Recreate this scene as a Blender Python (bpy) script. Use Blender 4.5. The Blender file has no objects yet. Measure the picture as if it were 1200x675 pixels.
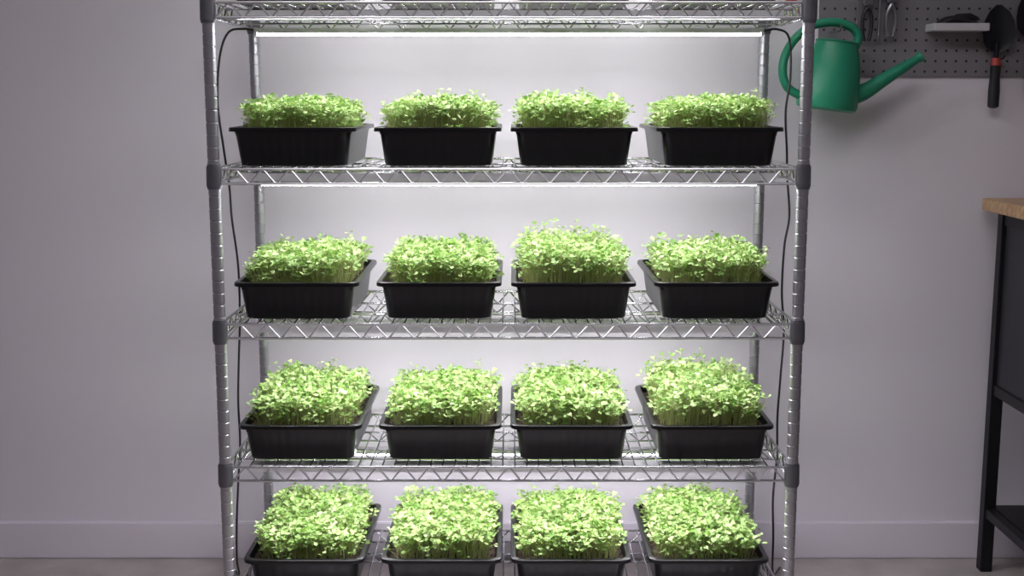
import bpy, bmesh, math, random
import numpy as np
from mathutils import Vector, Matrix

random.seed(7)
scene = bpy.context.scene
scene.view_settings.view_transform = 'Standard'
scene.view_settings.look = 'None'
scene.view_settings.exposure = 0.0

CAM_H = 1.204

# ------------------------------------------------------------------ materials
def mat_new(name):
    m = bpy.data.materials.new(name)
    m.use_nodes = True
    nt = m.node_tree
    return m, nt, nt.nodes['Principled BSDF']

def simple_mat(name, col, rough=0.5, metal=0.0, var=0.08, scale=20.0, bump=0.0, bscale=200.0, spec=0.5):
    m, nt, b = mat_new(name)
    tc = nt.nodes.new('ShaderNodeTexCoord')
    n = nt.nodes.new('ShaderNodeTexNoise')
    n.inputs['Scale'].default_value = scale
    n.inputs['Detail'].default_value = 4
    nt.links.new(tc.outputs['Object'], n.inputs['Vector'])
    r = nt.nodes.new('ShaderNodeValToRGB')
    r.color_ramp.elements[0].position = 0.3
    r.color_ramp.elements[1].position = 0.7
    r.color_ramp.elements[0].color = tuple(c * (1 - var) for c in col) + (1,)
    r.color_ramp.elements[1].color = tuple(min(1, c * (1 + var)) for c in col) + (1,)
    nt.links.new(n.outputs['Fac'], r.inputs['Fac'])
    nt.links.new(r.outputs['Color'], b.inputs['Base Color'])
    b.inputs['Roughness'].default_value = rough
    b.inputs['Metallic'].default_value = metal
    b.inputs['Specular IOR Level'].default_value = spec
    if bump > 0:
        n2 = nt.nodes.new('ShaderNodeTexNoise')
        n2.inputs['Scale'].default_value = bscale
        n2.inputs['Detail'].default_value = 6
        nt.links.new(tc.outputs['Object'], n2.inputs['Vector'])
        bp = nt.nodes.new('ShaderNodeBump')
        bp.inputs['Strength'].default_value = bump
        bp.inputs['Distance'].default_value = 0.002
        nt.links.new(n2.outputs['Fac'], bp.inputs['Height'])
        nt.links.new(bp.outputs['Normal'], b.inputs['Normal'])
    return m

M_wall = simple_mat('wall_paint', (0.75, 0.715, 0.78), 0.6, 0, 0.012, 1.5, 0.05, 180)
M_ceil = simple_mat('ceiling_paint', (0.7, 0.69, 0.72), 0.8, 0, 0.02, 2)
M_base = simple_mat('baseboard_paint', (0.76, 0.715, 0.795), 0.4, 0, 0.01, 3)
M_floor = simple_mat('concrete_floor', (0.40, 0.36, 0.35), 0.5, 0, 0.16, 9, 0.25, 60)
M_chrome = simple_mat('chrome_steel', (0.56, 0.56, 0.59), 0.27, 0.92, 0.06, 30)
M_post = simple_mat('post_steel', (0.44, 0.44, 0.47), 0.36, 0.85, 0.06, 30)
M_collar = simple_mat('collar_steel', (0.17, 0.17, 0.19), 0.4, 0.6, 0.06, 30)
M_tray = simple_mat('black_plastic', (0.005, 0.005, 0.0065), 0.28, 0, 0.1, 30, 0.06, 150, 0.38)
M_soil = simple_mat('potting_soil', (0.05, 0.034, 0.024), 0.95, 0, 0.5, 260, 0.9, 300)
M_cable = simple_mat('cable_rubber', (0.012, 0.010, 0.016), 0.5, 0, 0.05, 20)
M_alu = simple_mat('fixture_white', (0.75, 0.75, 0.78), 0.4, 0.1, 0.03, 20)
M_green = simple_mat('green_plastic', (0.02, 0.23, 0.13), 0.4, 0, 0.06, 8, 0, 200, 0.35)
M_blacksteel = simple_mat('black_powdercoat', (0.010, 0.010, 0.013), 0.45, 0.2, 0.08, 40, 0, 200, 0.35)
M_panel = simple_mat('dark_panel', (0.017, 0.017, 0.023), 0.5, 0.1, 0.06, 20)
M_red = simple_mat('red_plastic', (0.55, 0.03, 0.03), 0.4, 0, 0.05, 20)
M_orange = simple_mat('red_band', (0.42, 0.05, 0.035), 0.4, 0, 0.05, 20)
M_toolsteel = simple_mat('tool_steel', (0.30, 0.30, 0.33), 0.3, 0.9, 0.1, 40)
M_darkplastic = simple_mat('dark_rubber', (0.009, 0.009, 0.011), 0.5, 0, 0.1, 30)
M_holder = simple_mat('holder_grey', (0.55, 0.54, 0.57), 0.5, 0, 0.03, 20)

# emitter
def emit_mat(strength):
    m, nt, b = mat_new('led_diffuser')
    b.inputs['Base Color'].default_value = (0.9, 0.9, 0.95, 1)
    b.inputs['Emission Color'].default_value = (0.98, 0.945, 1.0, 1)
    b.inputs['Emission Strength'].default_value = strength
    return m
M_led = emit_mat(35.0)
M_led.name = 'led_diffuser_rear'
M_ledf = emit_mat(48.0)
M_ledf.name = 'led_diffuser_front'

# wood
M_wood, nt, b = mat_new('oak_worktop')
tc = nt.nodes.new('ShaderNodeTexCoord'); mp = nt.nodes.new('ShaderNodeMapping')
mp.inputs['Scale'].default_value = (1.5, 22, 22)
wn = nt.nodes.new('ShaderNodeTexNoise'); wn.inputs['Scale'].default_value = 3; wn.inputs['Detail'].default_value = 8
cr = nt.nodes.new('ShaderNodeValToRGB')
cr.color_ramp.elements[0].color = (0.34, 0.20, 0.10, 1); cr.color_ramp.elements[0].position = 0.3
cr.color_ramp.elements[1].color = (0.56, 0.38, 0.21, 1); cr.color_ramp.elements[1].position = 0.7
nt.links.new(tc.outputs['Object'], mp.inputs['Vector']); nt.links.new(mp.outputs['Vector'], wn.inputs['Vector'])
nt.links.new(wn.outputs['Fac'], cr.inputs['Fac']); nt.links.new(cr.outputs['Color'], b.inputs['Base Color'])
b.inputs['Roughness'].default_value = 0.45

# pegboard with procedural hole grid
M_peg, nt, b = mat_new('pegboard_paint')
tc = nt.nodes.new('ShaderNodeTexCoord')
sc = nt.nodes.new('ShaderNodeVectorMath'); sc.operation = 'SCALE'; sc.inputs['Scale'].default_value = 1 / 0.0254
fr = nt.nodes.new('ShaderNodeVectorMath'); fr.operation = 'FRACTION'
sb = nt.nodes.new('ShaderNodeVectorMath'); sb.operation = 'SUBTRACT'; sb.inputs[1].default_value = (0.5, 0.5, 0.5)
ml = nt.nodes.new('ShaderNodeVectorMath'); ml.operation = 'MULTIPLY'; ml.inputs[1].default_value = (1, 0, 1)
ln = nt.nodes.new('ShaderNodeVectorMath'); ln.operation = 'LENGTH'
lt = nt.nodes.new('ShaderNodeMath'); lt.operation = 'LESS_THAN'; lt.inputs[1].default_value = 0.125
mx = nt.nodes.new('ShaderNodeMix'); mx.data_type = 'RGBA'
mx.inputs['A'].default_value = (0.20, 0.19, 0.205, 1); mx.inputs['B'].default_value = (0.02, 0.02, 0.022, 1)
nt.links.new(tc.outputs['Object'], sc.inputs[0]); nt.links.new(sc.outputs[0], fr.inputs[0])
nt.links.new(fr.outputs[0], sb.inputs[0]); nt.links.new(sb.outputs[0], ml.inputs[0])
nt.links.new(ml.outputs[0], ln.inputs[0]); nt.links.new(ln.outputs['Value'], lt.inputs[0])
nt.links.new(lt.outputs[0], mx.inputs['Factor']); nt.links.new(mx.outputs['Result'], b.inputs['Base Color'])
b.inputs['Roughness'].default_value = 0.55

# leaf / stem materials (tint attribute = natural variation from plant to plant)
def plant_mat(name, c0, c1, transl):
    m, nt, b = mat_new(name)
    at = nt.nodes.new('ShaderNodeAttribute'); at.attribute_name = 'tint'
    cr = nt.nodes.new('ShaderNodeValToRGB')
    cr.color_ramp.elements[0].color = c0 + (1,); cr.color_ramp.elements[1].color = c1 + (1,)
    nt.links.new(at.outputs['Fac'], cr.inputs['Fac'])
    nt.links.new(cr.outputs['Color'], b.inputs['Base Color'])
    b.inputs['Roughness'].default_value = 0.40
    tr = nt.nodes.new('ShaderNodeBsdfTranslucent')
    nt.links.new(cr.outputs['Color'], tr.inputs['Color'])
    ms = nt.nodes.new('ShaderNodeMixShader'); ms.inputs['Fac'].default_value = transl
    out = nt.nodes['Material Output']
    nt.links.new(b.outputs['BSDF'], ms.inputs[1]); nt.links.new(tr.outputs['BSDF'], ms.inputs[2])
    nt.links.new(ms.outputs['Shader'], out.inputs['Surface'])
    return m
M_leaf = plant_mat('cotyledon_leaf', (0.15, 0.32, 0.04), (0.54, 0.70, 0.29), 0.28)
M_stem = plant_mat('sprout_stem', (0.42, 0.50, 0.14), (0.70, 0.74, 0.38), 0.3)

# ------------------------------------------------------------------ helpers
def link(ob, parent=None):
    scene.collection.objects.link(ob)
    if parent is not None:
        ob.parent = parent
    return ob

def empty(name, loc=(0, 0, 0)):
    e = bpy.data.objects.new(name, None)
    e.empty_display_size = 0.05
    e.location = loc
    return link(e)

def bm_obj(bm, name, mats, parent=None, smooth=True, loc=(0, 0, 0)):
    me = bpy.data.meshes.new(name)
    bmesh.ops.recalc_face_normals(bm, faces=bm.faces)
    bm.to_mesh(me); bm.free()
    for m in (mats if isinstance(mats, (list, tuple)) else [mats]):
        me.materials.append(m)
    if smooth:
        for p in me.polygons: p.use_smooth = True
        try: me.set_sharp_from_angle(angle=math.radians(40))
        except Exception: pass
    ob = bpy.data.objects.new(name, me)
    ob.location = loc
    return link(ob, parent)

def box(bm, x0, x1, y0, y1, z0, z1, mi=0, bev=0.0):
    r = bmesh.ops.create_cube(bm, size=1)
    for v in r['verts']:
        v.co = Vector((x0 + (v.co.x + .5) * (x1 - x0), y0 + (v.co.y + .5) * (y1 - y0), z0 + (v.co.z + .5) * (z1 - z0)))
    fs = set(f for v in r['verts'] for f in v.link_faces)
    for f in fs: f.material_index = mi
    if bev > 0:
        es = list(set(e for v in r['verts'] for e in v.link_edges))
        rb = bmesh.ops.bevel(bm, geom=es, offset=bev, segments=2, affect='EDGES')
        for f in rb['faces']: f.material_index = mi

def tube(bm, pts, r, n=8, mi=0, cap=True, closed=False, flat=1.0):
    """sweep a circle (radius r or list) along pts"""
    pts = [Vector(p) for p in pts]
    N = len(pts)
    rs = r if isinstance(r, (list, tuple)) else [r] * N
    rings = []
    ref = None
    for i, p in enumerate(pts):
        a = pts[i - 1] if i > 0 else (pts[-1] if closed else pts[0])
        c = pts[i + 1] if i < N - 1 else (pts[0] if closed else pts[-1])
        t = (c - a).normalized()
        if ref is None:
            ref = Vector((0, 1, 0)) if abs(t.y) < 0.8 else Vector((0, 0, 1))
        u = (ref - t * ref.dot(t)).normalized()
        ref = u
        w = t.cross(u)
        rings.append([bm.verts.new(p + (u * math.cos(2 * math.pi * k / n) * flat + w * math.sin(2 * math.pi * k / n)) * rs[i]) for k in range(n)])
    m = N if closed else N - 1
    for i in range(m):
        A, B = rings[i], rings[(i + 1) % N]
        for k in range(n):
            f = bm.faces.new((A[k], A[(k + 1) % n], B[(k + 1) % n], B[k])); f.material_index = mi
    if cap and not closed:
        f = bm.faces.new(rings[0]); f.material_index = mi
        f = bm.faces.new(list(reversed(rings[-1]))); f.material_index = mi

def lathe(bm, prof, cx, cy, n=24, mi=0, sx=1.0, sy=1.0, cap=True):
    rings = []
    for (r, z) in prof:
        rings.append([bm.verts.new((cx + r * sx * math.cos(2 * math.pi * k / n), cy + r * sy * math.sin(2 * math.pi * k / n), z)) for k in range(n)])
    for A, B in zip(rings, rings[1:]):
        for k in range(n):
            f = bm.faces.new((A[k], A[(k + 1) % n], B[(k + 1) % n], B[k])); f.material_index = mi
    if cap:
        f = bm.faces.new(list(reversed(rings[0]))); f.material_index = mi
        f = bm.faces.new(rings[-1]); f.material_index = mi

def smooth_path(pts, sub=8):
    """Catmull-Rom"""
    P = [Vector(p) for p in pts]
    P = [P[0] * 2 - P[1]] + P + [P[-1] * 2 - P[-2]]
    out = []
    for i in range(1, len(P) - 2):
        for s in range(sub):
            t = s / sub
            a, b_, c, d = P[i - 1], P[i], P[i + 1], P[i + 2]
            out.append(0.5 * ((2 * b_) + (c - a) * t + (2 * a - 5 * b_ + 4 * c - d) * t * t + (3 * b_ - a - 3 * c + d) * t ** 3))
    out.append(P[-2])
    return out

# ------------------------------------------------------------------ room
WALL_Y = 3.05
XL, XR, YF, ZC = -3.2, 3.2, -2.2, 2.7
def room_box(name, x0, x1, y0, y1, z0, z1, m):
    bm = bmesh.new(); box(bm, x0, x1, y0, y1, z0, z1)
    return bm_obj(bm, name, m, smooth=False)
room_box('floor', XL - .1, XR + .1, YF - .1, WALL_Y + .1, -0.1, 0, M_floor)
room_box('wall_back', XL - .1, XR + .1, WALL_Y, WALL_Y + .1, 0, ZC, M_wall)
room_box('wall_left', XL - .1, XL, YF, WALL_Y, 0, ZC, M_wall)
room_box('wall_right', XR, XR + .1, YF, WALL_Y, 0, ZC, M_wall)
room_box('wall_front', XL - .1, XR + .1, YF - .1, YF, 0, ZC, M_wall)
room_box('ceiling', XL - .1, XR + .1, YF - .1, WALL_Y + .1, ZC, ZC + .1, M_ceil)
def baseboard(name, x0, x1, y0, y1):
    bm = bmesh.new()
    box(bm, x0, x1, y0, y1, 0, 0.1, 0, 0.003)
    return bm_obj(bm, name, M_base)
baseboard('baseboard_back', XL, XR, WALL_Y - 0.014, WALL_Y)
baseboard('baseboard_left', XL, XL + .014, YF, WALL_Y - .014)
baseboard('baseboard_right', XR - .014, XR, YF, WALL_Y - .014)

# ------------------------------------------------------------------ rack
RX = -0.007
HW = 0.61           # half width to post centres
YF0, YR0 = 2.507, 2.945
levels = {'A': CAM_H + 0.174, 'B': CAM_H - 0.163, 'C': CAM_H - 0.490, 'D': CAM_H - 0.803, 'E': CAM_H - 1.108, 'T': CAM_H + 0.51}
rack = empty('wire_shelving_rack', (RX, (YF0 + YR0) / 2, 0))
hd = (YR0 - YF0) / 2

# posts with ring grooves
bm = bmesh.new()
for sx in (-1, 1):
    for sy in (-1, 1):
        prof = [(0.0125, 0.045)]
        z = 0.06
        while z < levels['T'] + 0.05:
            prof += [(0.0125, z - 0.0022), (0.0112, z - 0.001), (0.0112, z + 0.001), (0.0125, z + 0.0022)]
            z += 0.0254
        prof += [(0.0125, z), (0.010, z + 0.004)]
        lathe(bm, prof, sx * HW, sy * hd, 20)
bm_obj(bm, 'posts', M_post, rack)
bm = bmesh.new()
for sx in (-1, 1):
    for sy in (-1, 1):
        lathe(bm, [(0.019, 0.0), (0.019, 0.008), (0.007, 0.012), (0.007, 0.045), (0.013, 0.045), (0.013, 0.055)], sx * HW, sy * hd, 20)
bm_obj(bm, 'leveling_feet', M_collar, rack)

def zigzag(x0, x1, n):
    return [x0 + (x1 - x0) * i / n for i in range(n + 1)]

bm = bmesh.new()
RT, RB = 0.015, -0.015
xa, xb = -HW, HW
# long trusses
for y in (-hd, hd):
    tube(bm, [(xa, y, RT), (xb, y, RT)], 0.0031, 8)
    tube(bm, [(xa, y, RB), (xb, y, RB)], 0.0031, 8)
    n = 42
    pts = []
    for i, x in enumerate(zigzag(xa + .015, xb - .015, n)):
        s = 1 if i % 2 else -1
        pts += [(x - .003, y, s * (RT - .002)), (x + .003, y, s * (RT - .002))]
    tube(bm, pts, 0.0021, 6)
for y in (-hd / 3, hd / 3):
    tube(bm, [(xa, y, RT - .005), (xb, y, RT - .005)], 0.0025, 6)
    tube(bm, [(xa, y, RB + .004), (xb, y, RB + .004)], 0.0025, 6)
    pts = []
    for i, x in enumerate(zigzag(xa + .015, xb - .015, 42)):
        s = 1 if i % 2 else -1
        pts += [(x - .003, y, s * 0.010), (x + .003, y, s * 0.010)]
    tube(bm, pts, 0.0018, 5)
# end trusses
for x in (xa, xb):
    tube(bm, [(x, -hd, RT), (x, hd, RT)], 0.0031, 8)
    tube(bm, [(x, -hd, RB), (x, hd, RB)], 0.0031, 8)
    pts = []
    for i, y in enumerate(zigzag(-hd + .015, hd - .015, 14)):
        s = 1 if i % 2 else -1
        pts += [(x, y - .003, s * (RT - .002)), (x, y + .003, s * (RT - .002))]
    tube(bm, pts, 0.0021, 6)
# deck wires
nw = 47
for i in range(1, nw):
    x = xa + (xb - xa) * i / nw
    tube(bm, [(x, -hd, RT + .001), (x, hd, RT + .001)], 0.0019, 6)
# corner sleeves
for sx in (-1, 1):
    for sy in (-1, 1):
        lathe(bm, [(0.0152, -0.021), (0.0165, -0.021), (0.0156, 0.021), (0.0145, 0.021)], sx * HW, sy * hd, 20, 1)
        lathe(bm, [(0.0135, -0.026), (0.0150, -0.026), (0.0150, -0.021), (0.0135, -0.0205)], sx * HW, sy * hd, 20, 1)
        lathe(bm, [(0.0130, 0.021), (0.0142, 0.021), (0.0138, 0.025), (0.0128, 0.025)], sx * HW, sy * hd, 20, 1)
first = None
for k, z in levels.items():
    if first is None:
        first = bm_obj(bm, 'wire_shelf', [M_chrome, M_collar], rack, loc=(0, 0, z))
    else:
        o = bpy.data.objects.new('wire_shelf', first.data); o.location = (0, 0, z); link(o, rack)

# ------------------------------------------------------------------ LED strips
L = 0.565
def led_mesh(em, clip_h, recessed=False):
    bm = bmesh.new()
    box(bm, -L, L, -0.014, 0.014, -0.004, 0.007, 0, 0.0 if recessed else 0.0015)
    for x in (-0.42, 0.0, 0.42):   # mounting clips up to the shelf wires
        tube(bm, [(x, -0.012, 0.007), (x, -0.012, clip_h), (x, 0.012, clip_h), (x, 0.012, 0.007)], 0.0013, 6, 0)
    box(bm, -L - .006, -L, -0.015, 0.015, -0.010, 0.008, 0, 0.001)
    box(bm, L, L + .006, -0.015, 0.015, -0.010, 0.008, 0, 0.001)
    if recessed:   # flat lens sunk between two channel lips
        box(bm, -L, L, -0.0155, -0.014, -0.0095, 0.007, 0)
        box(bm, -L, L, 0.014, 0.0155, -0.0095, 0.007, 0)
        f = bm.faces.new([bm.verts.new(p) for p in ((-L, -.0135, -.0045), (L, -.0135, -.0045), (L, .0135, -.0045), (-L, .0135, -.0045))])
        f.material_index = 1
    else:
        n = 10
        ra = []; rb = []
        for k in range(n + 1):
            a = math.pi + math.pi * k / n
            ra.append(bm.verts.new((-L, 0.0125 * math.cos(a), -0.004 + 0.0055 * math.sin(a))))
            rb.append(bm.verts.new((L, 0.0125 * math.cos(a), -0.004 + 0.0055 * math.sin(a))))
        for k in range(n):
            f = bm.faces.new((ra[k], ra[k + 1], rb[k + 1], rb[k])); f.material_index = 1
    o = bm_obj(bm, 'led_strip', [M_alu, em])
    me = o.data
    bpy.data.objects.remove(o)
    return me
led_r = led_mesh(M_led, 0.012)
led_f = led_mesh(M_ledf, 0.018, True)
for k in ('T', 'A', 'B', 'C', 'D'):
    for yy, dz, me in ((2.775, -0.029, led_r), (2.578, -0.004, led_f)):
        o = bpy.data.objects.new('led_grow_light', me); o.location = (RX, yy, levels[k] + dz); link(o)

# ------------------------------------------------------------------ tray
TW, TD, TH = 0.268, 0.385, 0.082
def rrect(hx, hy, r, flute=0.0):
    """rounded rectangle sampled evenly"""
    pts = []
    def seg(x0, y0, x1, y1, nx, ny, n):
        for i in range(n):
            t = i / n
            fl = flute if (i % 4 in (1, 2)) else 0.0
            pts.append((x0 + (x1 - x0) * t - nx * fl, y0 + (y1 - y0) * t - ny * fl))
    def arc(cx_, cy_, a0, n=6):
        for i in range(n):
            a = a0 + math.pi / 2 * i / n
            pts.append((cx_ + r * math.cos(a), cy_ + r * math.sin(a)))
    seg(-hx + r, -hy, hx - r, -hy, 0, -1, 40); arc(hx - r, -hy + r, -math.pi / 2)
    seg(hx, -hy + r, hx, hy - r, 1, 0, 56); arc(hx - r, hy - r, 0)
    seg(hx - r, hy, -hx + r, hy, 0, 1, 40); arc(-hx + r, hy - r, math.pi / 2)
    seg(-hx, hy - r, -hx, -hy + r, -1, 0, 56); arc(-hx + r, -hy + r, math.pi)
    return pts
bm = bmesh.new()
hx, hy = TW / 2, TD / 2
secs = [  # hx, hy, r, z, flute
    (hx - .030, hy - .030, .018, 0.0015, 0), (hx - .027, hy - .027, .020, 0.0, 0), (hx - .0215, hy - .0215, .020, 0.0025, 0.0),
    (hx - .0205, hy - .0205, .020, 0.008, 0.0005), (hx - .013, hy - .013, .020, TH - .016, 0.0005), (hx - .011, hy - .011, .020, TH - .012, 0),
    (hx - .0105, hy - .0105, .020, TH - .007, 0), (hx - .002, hy - .002, .022, TH - .006, 0), (hx - .0005, hy - .0005, .023, TH - .009, 0),
    (hx, hy, .023, TH - .007, 0), (hx - .001, hy - .001, .022, TH - .001, 0), (hx - .003, hy - .003, .021, TH, 0),
    (hx - .011, hy - .011, .019, TH, 0), (hx - .0125, hy - .0125, .018, TH - .002, 0),
    (hx - .0225, hy - .0225, .018, 0.006, 0), (hx - .028, hy - .028, .016, 0.004, 0)]
rings = []
for (a, b_, r, z, fl) in secs:
    rings.append([bm.verts.new((x, y, z)) for x, y in rrect(a, b_, r, fl)])
for A, B in zip(rings, rings[1:]):
    N = len(A)
    for k in range(N):
        bm.faces.new((A[k], A[(k + 1) % N], B[(k + 1) % N], B[k]))
bm.faces.new(list(reversed(rings[0]))); bm.faces.new(rings[-1])
tmp = bm_obj(bm, 'tray_shell', M_tray)
tray_me = tmp.data
bpy.data.objects.remove(tmp)

# soil: bumpy grid
bm = bmesh.new()
SZ = TH - 0.016
nx, ny = 56, 80
sx_, sy_ = hx - .0155, hy - .0155
g = [[bm.verts.new((-sx_ + 2 * sx_ * i / nx, -sy_ + 2 * sy_ * j / ny, SZ + random.uniform(-.0018, .0022))) for i in range(nx + 1)] for j in range(ny + 1)]
for j in range(ny):
    for i in range(nx):
        bm.faces.new((g[j][i], g[j][i + 1], g[j + 1][i + 1], g[j + 1][i]))
# crumbs
for _ in range(260):
    x = random.uniform(-sx_ + .004, sx_ - .004); y = random.uniform(-sy_ + .004, sy_ - .004); s = random.uniform(.001, .0028)
    r = bmesh.ops.create_icosphere(bm, subdivisions=1, radius=s, matrix=Matrix.Translation((x, y, SZ + .001)))
tmp = bm_obj(bm, 'soil', M_soil)
soil_me = tmp.data
bpy.data.objects.remove(tmp)

# ------------------------------------------------------------------ sprouts
leaf2d = np.array([(0.5, 0.0), (0.0, 0.0), (0.18, 0.26), (0.5, 0.52), (0.82, 0.56), (1.04, 0.36), (1.0, 0.12), (0.86, 0.0),
                   (1.0, -0.12), (1.04, -0.36), (0.82, -0.56), (0.5, -0.52), (0.18, -0.26)])
leaf_cup = np.array([-0.08, 0.0, 0.04, 0.10, 0.08, 0.0, -0.06, -0.07, -0.06, 0.0, 0.08, 0.10, 0.04])
NL = len(leaf2d)
def make_sprouts(name, N, hgt, seed, wild=0.0, dens_x=0.104, dens_y=0.157):
    rg = np.random.default_rng(seed)
    V = []; F = []; MI = []; T = []
    ph = rg.uniform(0, 6.28, 6)
    def topo(x, y):
        return (math.sin(x * 45 + ph[0]) * math.cos(y * 36 + ph[1]) * 0.0045 + math.sin(x * 85 + y * 60 + ph[2]) * 0.004
                + math.sin(x * 16 + ph[3]) * 0.0035 + math.sin(y * 13 + ph[4]) * 0.003)
    # jittered grid
    nxg = int(round(math.sqrt(N * dens_x / dens_y))); nyg = int(round(N / nxg))
    for gi in range(nxg):
        for gj in range(nyg):
            bx = -dens_x + 2 * dens_x * (gi + rg.uniform(-.2, 1.2)) / nxg
            by = -dens_y + 2 * dens_y * (gj + rg.uniform(-.2, 1.2)) / nyg
            # round the corners of the sown patch
            if (abs(bx) / (dens_x + .006)) ** 5 + (abs(by) / (dens_y + .006)) ** 5 > 1.1: continue
            ex, ey = bx / dens_x, by / dens_y
            edge = max(abs(ex), abs(ey))
            base = rg.normal(0, 0.006)
            h = hgt + topo(bx, by) + base - 0.006 * (abs(ex) ** 4 + 0.6 * abs(ey) ** 4)
            if edge > 0.80 and rg.random() < 0.7: h -= rg.uniform(0, 0.032) * min(1, (edge - .80) / .15)
            if rg.random() < 0.12: h -= rg.uniform(.01, .03)
            if rg.random() < 0.06 + 0.06 * wild: h += rg.uniform(.004, .015 + .012 * wild)
            h = max(h, 0.018)
            spill = 1.0 if rg.random() < .85 else 1.9
            lean = np.array([ex ** 3 * 0.011 * spill + rg.normal(0, .005), ey ** 3 * 0.010 * spill + rg.normal(0, .005)])
            p0 = np.array([bx, by, SZ - 0.002]); p2 = np.array([bx + lean[0], by + lean[1], SZ + h])
            mid = (p0 + p2) / 2 + np.array([-lean[0] * .25 + rg.normal(0, .0015), -lean[1] * .25 + rg.normal(0, .0015), 0])
            tint = float(np.clip(rg.normal(0.45, 0.28), 0, 1))
            r0 = rg.uniform(.0007, .0010)
            b0 = len(V)
            for q, rr in ((p0, r0 * 1.1), (mid, r0), (p2, r0 * .85)):
                for k in range(3):
                    a = 2.094 * k
                    V.append((q[0] + rr * math.cos(a), q[1] + rr * math.sin(a), q[2])); T.append(tint)
            for s in range(2):
                for k in range(3):
                    F.append((b0 + s * 3 + k, b0 + s * 3 + (k + 1) % 3, b0 + (s + 1) * 3 + (k + 1) % 3, b0 + (s + 1) * 3 + k)); MI.append(1)
            az = rg.uniform(0, 6.283)
            size = rg.uniform(.0068, .0112)
            nleaf = 2 if rg.random() < 0.75 else 3
            for li in range(nleaf):
                aa = az + li * (2 * math.pi / nleaf) + rg.normal(0, .25)
                tilt = rg.normal(math.radians(14), math.radians(24))
                roll = rg.normal(0, math.radians(20))
                ls = size * rg.uniform(.85, 1.1)
                d = np.array([math.cos(aa) * math.cos(tilt), math.sin(aa) * math.cos(tilt), math.sin(tilt)])
                s_ = np.array([-math.sin(aa), math.cos(aa), 0.0])
                nrm = np.cross(d, s_)
                s2 = s_ * math.cos(roll) + nrm * math.sin(roll)
                n2 = np.cross(d, s2)
                st = p2 + d * rg.uniform(.001, .004)
                curl = rg.uniform(-0.15, 0.08)
                pts = st + np.outer(leaf2d[:, 0], d) * ls + np.outer(leaf2d[:, 1], s2) * ls + np.outer(leaf_cup + curl * leaf2d[:, 0] ** 2, n2) * ls
                lb = len(V)
                lt_ = float(np.clip(tint + rg.normal(0, .12), 0, 1))
                for p in pts:
                    V.append(tuple(p)); T.append(lt_)
                for k in range(1, NL):
                    k2 = k + 1 if k + 1 < NL else 1
                    F.append((lb, lb + k, lb + k2)); MI.append(0)
                # petiole
                pb = len(V)
                o = s2 * 0.0007
                V += [tuple(p2 - o), tuple(p2 + o), tuple(st + o), tuple(st - o)]; T += [tint] * 4
                F.append((pb, pb + 1, pb + 2, pb + 3)); MI.append(1)
    me = bpy.data.meshes.new(name)
    me.from_pydata(V, [], F)
    me.materials.append(M_leaf); me.materials.append(M_stem)
    me.polygons.foreach_set('material_index', MI)
    me.polygons.foreach_set('use_smooth', [True] * len(F))
    at = me.attributes.new('tint', 'FLOAT', 'POINT')
    at.data.foreach_set('value', T)
    me.update()
    return me

sp = [make_sprouts('sprouts_a', 1430, 0.060, 1, .3), make_sprouts('sprouts_b', 1430, 0.059, 2),
      make_sprouts('sprouts_c', 1430, 0.061, 3, 0.6), make_sprouts('sprouts_tall', 1430, 0.069, 4, 1.5), make_sprouts('sprouts_d', 1480, 0.057, 5, .2)]

tray_x = [-0.460, -0.156, 0.1315, 0.4355]
yc = 2.53 + TD / 2
plan = {
    'A': [0, 1, 2, 4], 'B': [1, 4, 2, 0], 'C': [0, 1, 3, 2], 'D': [2, 0, 4, 3], 'E': [1, 2, 0, 4]}
flip = 0
for row, z in levels.items():
    if row == 'T': continue
    for i, tx in enumerate(tray_x):
        e = empty('microgreens_tray', (tx + random.uniform(-.0015, .0015), yc + random.uniform(-.002, .002), z + RT + 0.0032))
        e.rotation_euler[2] = random.uniform(-.004, .004)
        for nm, me in (('tray', tray_me), ('soil', soil_me), ('sprouts', sp[plan[row][i]])):
            o = bpy.data.objects.new(nm, me); link(o, e)
            if nm == 'sprouts' :
                o.rotation_euler[2] = math.pi * ((flip * 7 // 3) % 2)
        flip += 1

# ------------------------------------------------------------------ cables
def cable(name, pts, r=0.0026):
    bm = bmesh.new()
    tube(bm, smooth_path(pts, 10), r, 8)
    return bm_obj(bm, name, M_cable)
cable('power_cable', [(-.580, 2.775, 1.351), (-.60, 2.76, 1.354), (-.632, 2.745, 1.345), (-.652, 2.74, 1.29), (-.66, 2.74, 1.19), (-.652, 2.745, 1.09), (-.643, 2.75, 1.0),
      (-.64, 2.75, .93), (-.632, 2.76, .82), (-.632, 2.76, .70), (-.638, 2.76, .60), (-.642, 2.755, .50), (-.64, 2.75, .40), (-.648, 2.75, .30), (-.655, 2.75, .20), (-.665, 2.78, .10), (-.69, 2.9, .012), (-.73, 2.98, .006)])
cable('power_cable', [(.566, 2.775, 1.351), (.60, 2.78, 1.354), (.630, 2.80, 1.335), (.636, 2.80, 1.25), (.628, 2.80, 1.17), (.634, 2.80, 1.08), (.637, 2.80, 1.02), (.645, 2.80, .93),
      (.636, 2.80, .86), (.634, 2.80, .75), (.642, 2.80, .66), (.638, 2.80, .55), (.634, 2.80, .45), (.636, 2.80, .35), (.630, 2.80, .25), (.634, 2.80, .15), (.65, 2.86, .03), (.69, 2.96, .006)])

# ------------------------------------------------------------------ pegboard
bm = bmesh.new()
box(bm, 0.0, 1.35, -0.006, 0.0, 0.0, 0.62, 0, 0.0008)
bm_obj(bm, 'pegboard', M_peg, None, smooth=False, loc=(0.757, WALL_Y - .001, 1.253))
PY = WALL_Y - 0.0075     # front face of pegboard

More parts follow.
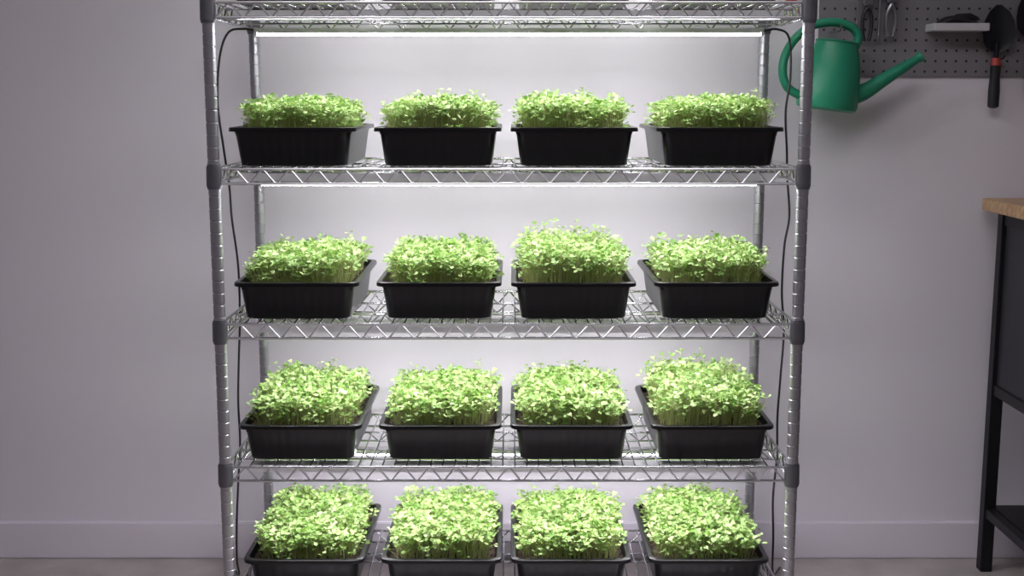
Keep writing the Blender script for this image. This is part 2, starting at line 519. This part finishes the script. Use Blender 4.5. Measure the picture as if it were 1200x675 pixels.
# watering can
can = empty('watering_can', (0.760, 2.955, 1.172))
can.rotation_euler[1] = math.radians(7)
bm = bmesh.new()
prof = [(0.0, 0.0), (0.060, 0.0), (0.070, 0.004), (0.073, 0.012), (0.071, 0.05), (0.066, 0.10), (0.059, 0.135), (0.052, 0.152), (0.049, 0.160), (0.051, 0.164), (0.048, 0.166), (0.045, 0.160), (0.053, 0.13), (0.062, 0.05), (0.062, 0.01), (0.0, 0.008)]
rings = []
N = 32
for (r, z) in prof:
    rings.append([bm.verts.new((max(r, .0005) * math.cos(2 * math.pi * k / N), max(r, .0005) * .95 * math.sin(2 * math.pi * k / N), z)) for k in range(N)])
for A, B in zip(rings, rings[1:]):
    for k in range(N):
        bm.faces.new((A[k], A[(k + 1) % N], B[(k + 1) % N], B[k]))
bm_obj(bm, 'body', M_green, can)
bm = bmesh.new()
pp = smooth_path([(0.045, 0, 0.038), (0.085, 0, 0.055), (0.13, 0, 0.092), (0.175, 0, 0.128), (0.203, 0, 0.151)], 6)
rr = [0.026 - 0.017 * (i / (len(pp) - 1)) ** .8 for i in range(len(pp))]
tube(bm, pp, rr, 16)
dv = (pp[-1] - pp[-2]).normalized()
tube(bm, [pp[-1] - dv * .006, pp[-1] - dv * .002, pp[-1] + dv * .006], [0.0095, 0.0125, 0.013], 16)
bm_obj(bm, 'spout', M_green, can)
bm = bmesh.new()
hp = smooth_path([(0.046, 0, 0.155), (0.048, 0, 0.182), (0.028, 0, 0.202), (-0.015, 0, 0.208), (-0.062, 0, 0.195), (-0.098, 0, 0.162), (-0.118, 0, 0.118), (-0.118, 0, 0.075), (-0.10, 0, 0.042), (-0.064, 0, 0.025)], 6)
tube(bm, hp, 0.0105, 12, flat=1.25)
bm_obj(bm, 'handle', M_green, can)
bm = bmesh.new()
tube(bm, smooth_path([(0, .085, .190), (0, .03, .190), (0, -.010, .190), (0, -.022, .204)], 5), 0.0025, 8)
bm_obj(bm, 'hook', M_toolsteel, can)

# small hanging tools ------------------------------------------------------
def hook(bm, x, z, mi=0):
    tube(bm, smooth_path([(x, 0.022, z), (x, 0.0, z - .002), (x, -.012, z), (x, -.016, z + .008)], 4), 0.0018, 6, mi)

def pliers(name, x, ztop, L_, mh):
    bm = bmesh.new()
    # jaws up, handles down
    for s in (-1, 1):
        tube(bm, [(s * .007, 0, -.03), (s * .008, 0, -.012), (s * .004, 0, .012), (s * .0025, 0, .035)], [.006, .008, .006, .0025], 8, 0)
        tube(bm, smooth_path([(-s * .002, 0, -.03), (s * .010, 0, -.055), (s * .011, 0, -.085), (s * .006, 0, -L_)], 5), 0.0045, 8, 1)
    tube(bm, [(0, -.007, -.022), (0, .007, -.022)], .009, 12, 0)
    hook(bm, 0.0, -.036)
    return bm_obj(bm, name, [M_toolsteel, mh], None, loc=(x, PY - .018, ztop))
pliers('pliers', .870, 1.455, .115, M_darkplastic)
pliers('pliers', .928, 1.462, .112, M_toolsteel)
def screwdriver(x, z, m):
    bm = bmesh.new()
    tube(bm, [(0, 0, -.09), (0, 0, 0.0)], .0032, 8, 0)
    tube(bm, [(0, 0, 0.0), (0, 0, .01), (0, 0, .07), (0, 0, .078)], [.006, .010, .011, .006], 12, 1)
    tube(bm, [(0, 0, -.105), (0, 0, -.098), (0, 0, -.088)], [.001, .005, .0032], 8, 0)
    hook(bm, 0.0, -.002)
    bm_obj(bm, 'screwdriver', [M_toolsteel, m], None, loc=(x, PY - .02, z))
screwdriver(.899, 1.445, M_darkplastic)
screwdriver(.845, 1.475, M_darkplastic)

# small ledge holder with gloves
led_h = empty('tool_ledge', (1.087, PY - .001, 1.362))
bm = bmesh.new()
box(bm, -.066, .066, -.06, -0.001, 0, .004, 0, .001)
box(bm, -.066, .066, -.062, -.058, 0, .018, 0, .001)
box(bm, -.068, -.064, -.06, -.001, 0, .018, 0, .001)
box(bm, .064, .068, -.06, -.001, 0, .018, 0, .001)
bm_obj(bm, 'ledge', M_holder, led_h)
bm = bmesh.new()
for i in range(4):
    y = -.045 + i * .010
    pth = smooth_path([(-.050, y, .012), (-.02, y, .026 + .003 * (i % 2)), (.01, y, .024), (.046, y, .014 + .004 * (i % 2))], 5)
    tube(bm, pth, [.005] + [.0075] * (len(pth) - 2) + [.005], 8)
tube(bm, [(-.03, -.03, .02), (0, -.03, .03), (.03, -.028, .034), (.05, -.026, .03)], [.006, .012, .010, .005], 10)
bm_obj(bm, 'work_gloves', M_darkplastic, led_h)

# trowel
def garden_tool(name, x, z, kind, rot=0.0):
    bm = bmesh.new()
    # handle hanging down : local z from -0.14 .. -0.035
    tube(bm, [(0, 0, -.142), (0, 0, -.138), (0, 0, -.10), (0, 0, -.06), (0, 0, -.038)], [.007, .0135, .014, .0115, .0125], 14, 0)
    tube(bm, [(0, 0, -.038), (0, 0, -.020)], [.0128, .0105], 14, 1)
    tube(bm, [(0, 0, -.020), (0, 0, 0.02)], [.006, .006], 10, 2)
    if kind == 'trowel':
        prof = [(-.004, .012), (.004, .026), (.018, .037), (.045, .040), (.07, .036), (.092, .024), (.108, .006)]
        n = 9; rows = []; rows2 = []
        for zz, w in prof:
            row = []; row2 = []
            for k in range(n):
                u = -1 + 2 * k / (n - 1)
                yy = -.014 * (u * u) * (w / .04) + .004
                row.append(bm.verts.new((u * w, yy, zz))); row2.append(bm.verts.new((u * w, yy - .0018, zz)))
            rows.append(row); rows2.append(row2)
        for R, s in ((rows, 1), (rows2, -1)):
            for A, B in zip(R, R[1:]):
                for k in range(n - 1):
                    f = bm.faces.new((A[k], A[k + 1], B[k + 1], B[k])); f.material_index = 2
        for k in range(len(rows) - 1):
            for c in (0, n - 1):
                f = bm.faces.new((rows[k][c], rows[k + 1][c], rows2[k + 1][c], rows2[k][c])); f.material_index = 2
    else:
        for s in (-1, 0, 1):
            tube(bm, smooth_path([(0, 0, .01), (s * .018, 0, .025), (s * .022, 0, .06), (s * .02, -.01, .10)], 5), 0.0035, 8, 2)
    hook(bm, 0.014, -.02, 2)
    o = bm_obj(bm, name, [M_darkplastic, M_orange, M_blacksteel], None, loc=(x, PY - .022, z))
    o.rotation_euler[1] = rot
    return o
garden_tool('garden_trowel', 1.190, 1.318, 'trowel')
garden_tool('garden_trowel', 1.272, 1.352, 'trowel', -.05)
garden_tool('hand_fork', 1.39, 1.33, 'fork')

# red spray bottle on the top row
bm = bmesh.new()
prof = [(0.010, 0), (0.0125, 0.003), (0.0125, .085), (0.011, .10), (0.007, .112), (0.007, .125)]
lathe(bm, prof, 0, 0, 20, 0)
lathe(bm, [(0.008, .118), (0.008, .135), (0.006, .137)], 0, 0, 16, 1)
box(bm, -.006, .006, -.032, .014, .137, .152, 1, .002)
tube(bm, [(0, -.018, .137), (0, -.024, .115)], .0025, 6, 1)
bm_obj(bm, 'red_spray_bottle', [M_red, M_darkplastic], None, loc=(.5865, 2.60, levels['A'] + RT + .0032))

# ------------------------------------------------------------------ workbench
wb = empty('workbench', (1.177, 2.72, 0))
def wbox(name, specs, m, bev=.0015):
    bm = bmesh.new()
    for s in specs: box(bm, *s, 0, bev)
    return bm_obj(bm, name, m, wb)
wbox('worktop', [(0, 1.25, -.30, .30, .924, .954)], M_wood, .002)
# local coords: y -0.30(front) .. +0.30(back)
legs = []
for lx in (.024, 1.196):
    for ly in (-.275, .225):
        legs.append((lx, lx + .03, ly, ly + .03, 0, .924))
wbox('legs', legs, M_blacksteel)
rails = [(.028, .05, -.245, .225, .892, .922), (.028, .05, -.245, .225, .465, .492), (.028, .05, -.245, .225, .145, .170),
         (1.20, 1.222, -.245, .225, .892, .922), (1.20, 1.222, -.245, .225, .145, .170),
         (.054, 1.196, .229, .251, .145, .170), (.054, 1.196, .229, .251, .892, .922), (.054, 1.196, -.272, -.25, .892, .922)]
wbox('frame_rails', rails, M_blacksteel)
wbox('side_panel', [(.034, .044, -.245, .225, .492, .892)], M_panel, .001)
wbox('drawer_cabinet', [(.046, .50, -.262, .223, .47, .90), (.052, .494, -.274, -.262, .69, .885), (.052, .494, -.274, -.262, .48, .68),
                        (.18, .36, -.285, -.274, .80, .812), (.18, .36, -.285, -.274, .60, .612)], M_panel, .002)
wbox('lower_shelf', [(.05, 1.20, -.25, .229, .160, .172)], M_blacksteel, .001)

# ------------------------------------------------------------------ lighting
w = bpy.data.worlds.new('world'); scene.world = w; w.use_nodes = True
w.node_tree.nodes['Background'].inputs['Color'].default_value = (0.8, 0.78, 0.9, 1)
w.node_tree.nodes['Background'].inputs['Strength'].default_value = 0.1
def area(name, loc, rot, sx, sy, power, col):
    l = bpy.data.lights.new(name, 'AREA'); l.shape = 'RECTANGLE'; l.size = sx; l.size_y = sy; l.energy = power; l.color = col
    o = bpy.data.objects.new(name, l); o.location = loc; o.rotation_euler = rot
    return link(o)
area('room_fill', (0, 1.0, ZC - .03), (0, 0, 0), 1.6, 0.6, 21, (1.0, 0.96, 1.0))  # added soft fill, no actual fixture; lifts tray fronts, posts and outer wall

# ------------------------------------------------------------------ camera
cd = bpy.data.cameras.new('camera')
cd.sensor_width = 36; cd.lens = 1415 / 1200 * 36
cam = bpy.data.objects.new('camera', cd)
cam.location = (0, 0, CAM_H)
cam.rotation_euler = (math.radians(81), 0, 0)
link(cam)
scene.camera = cam
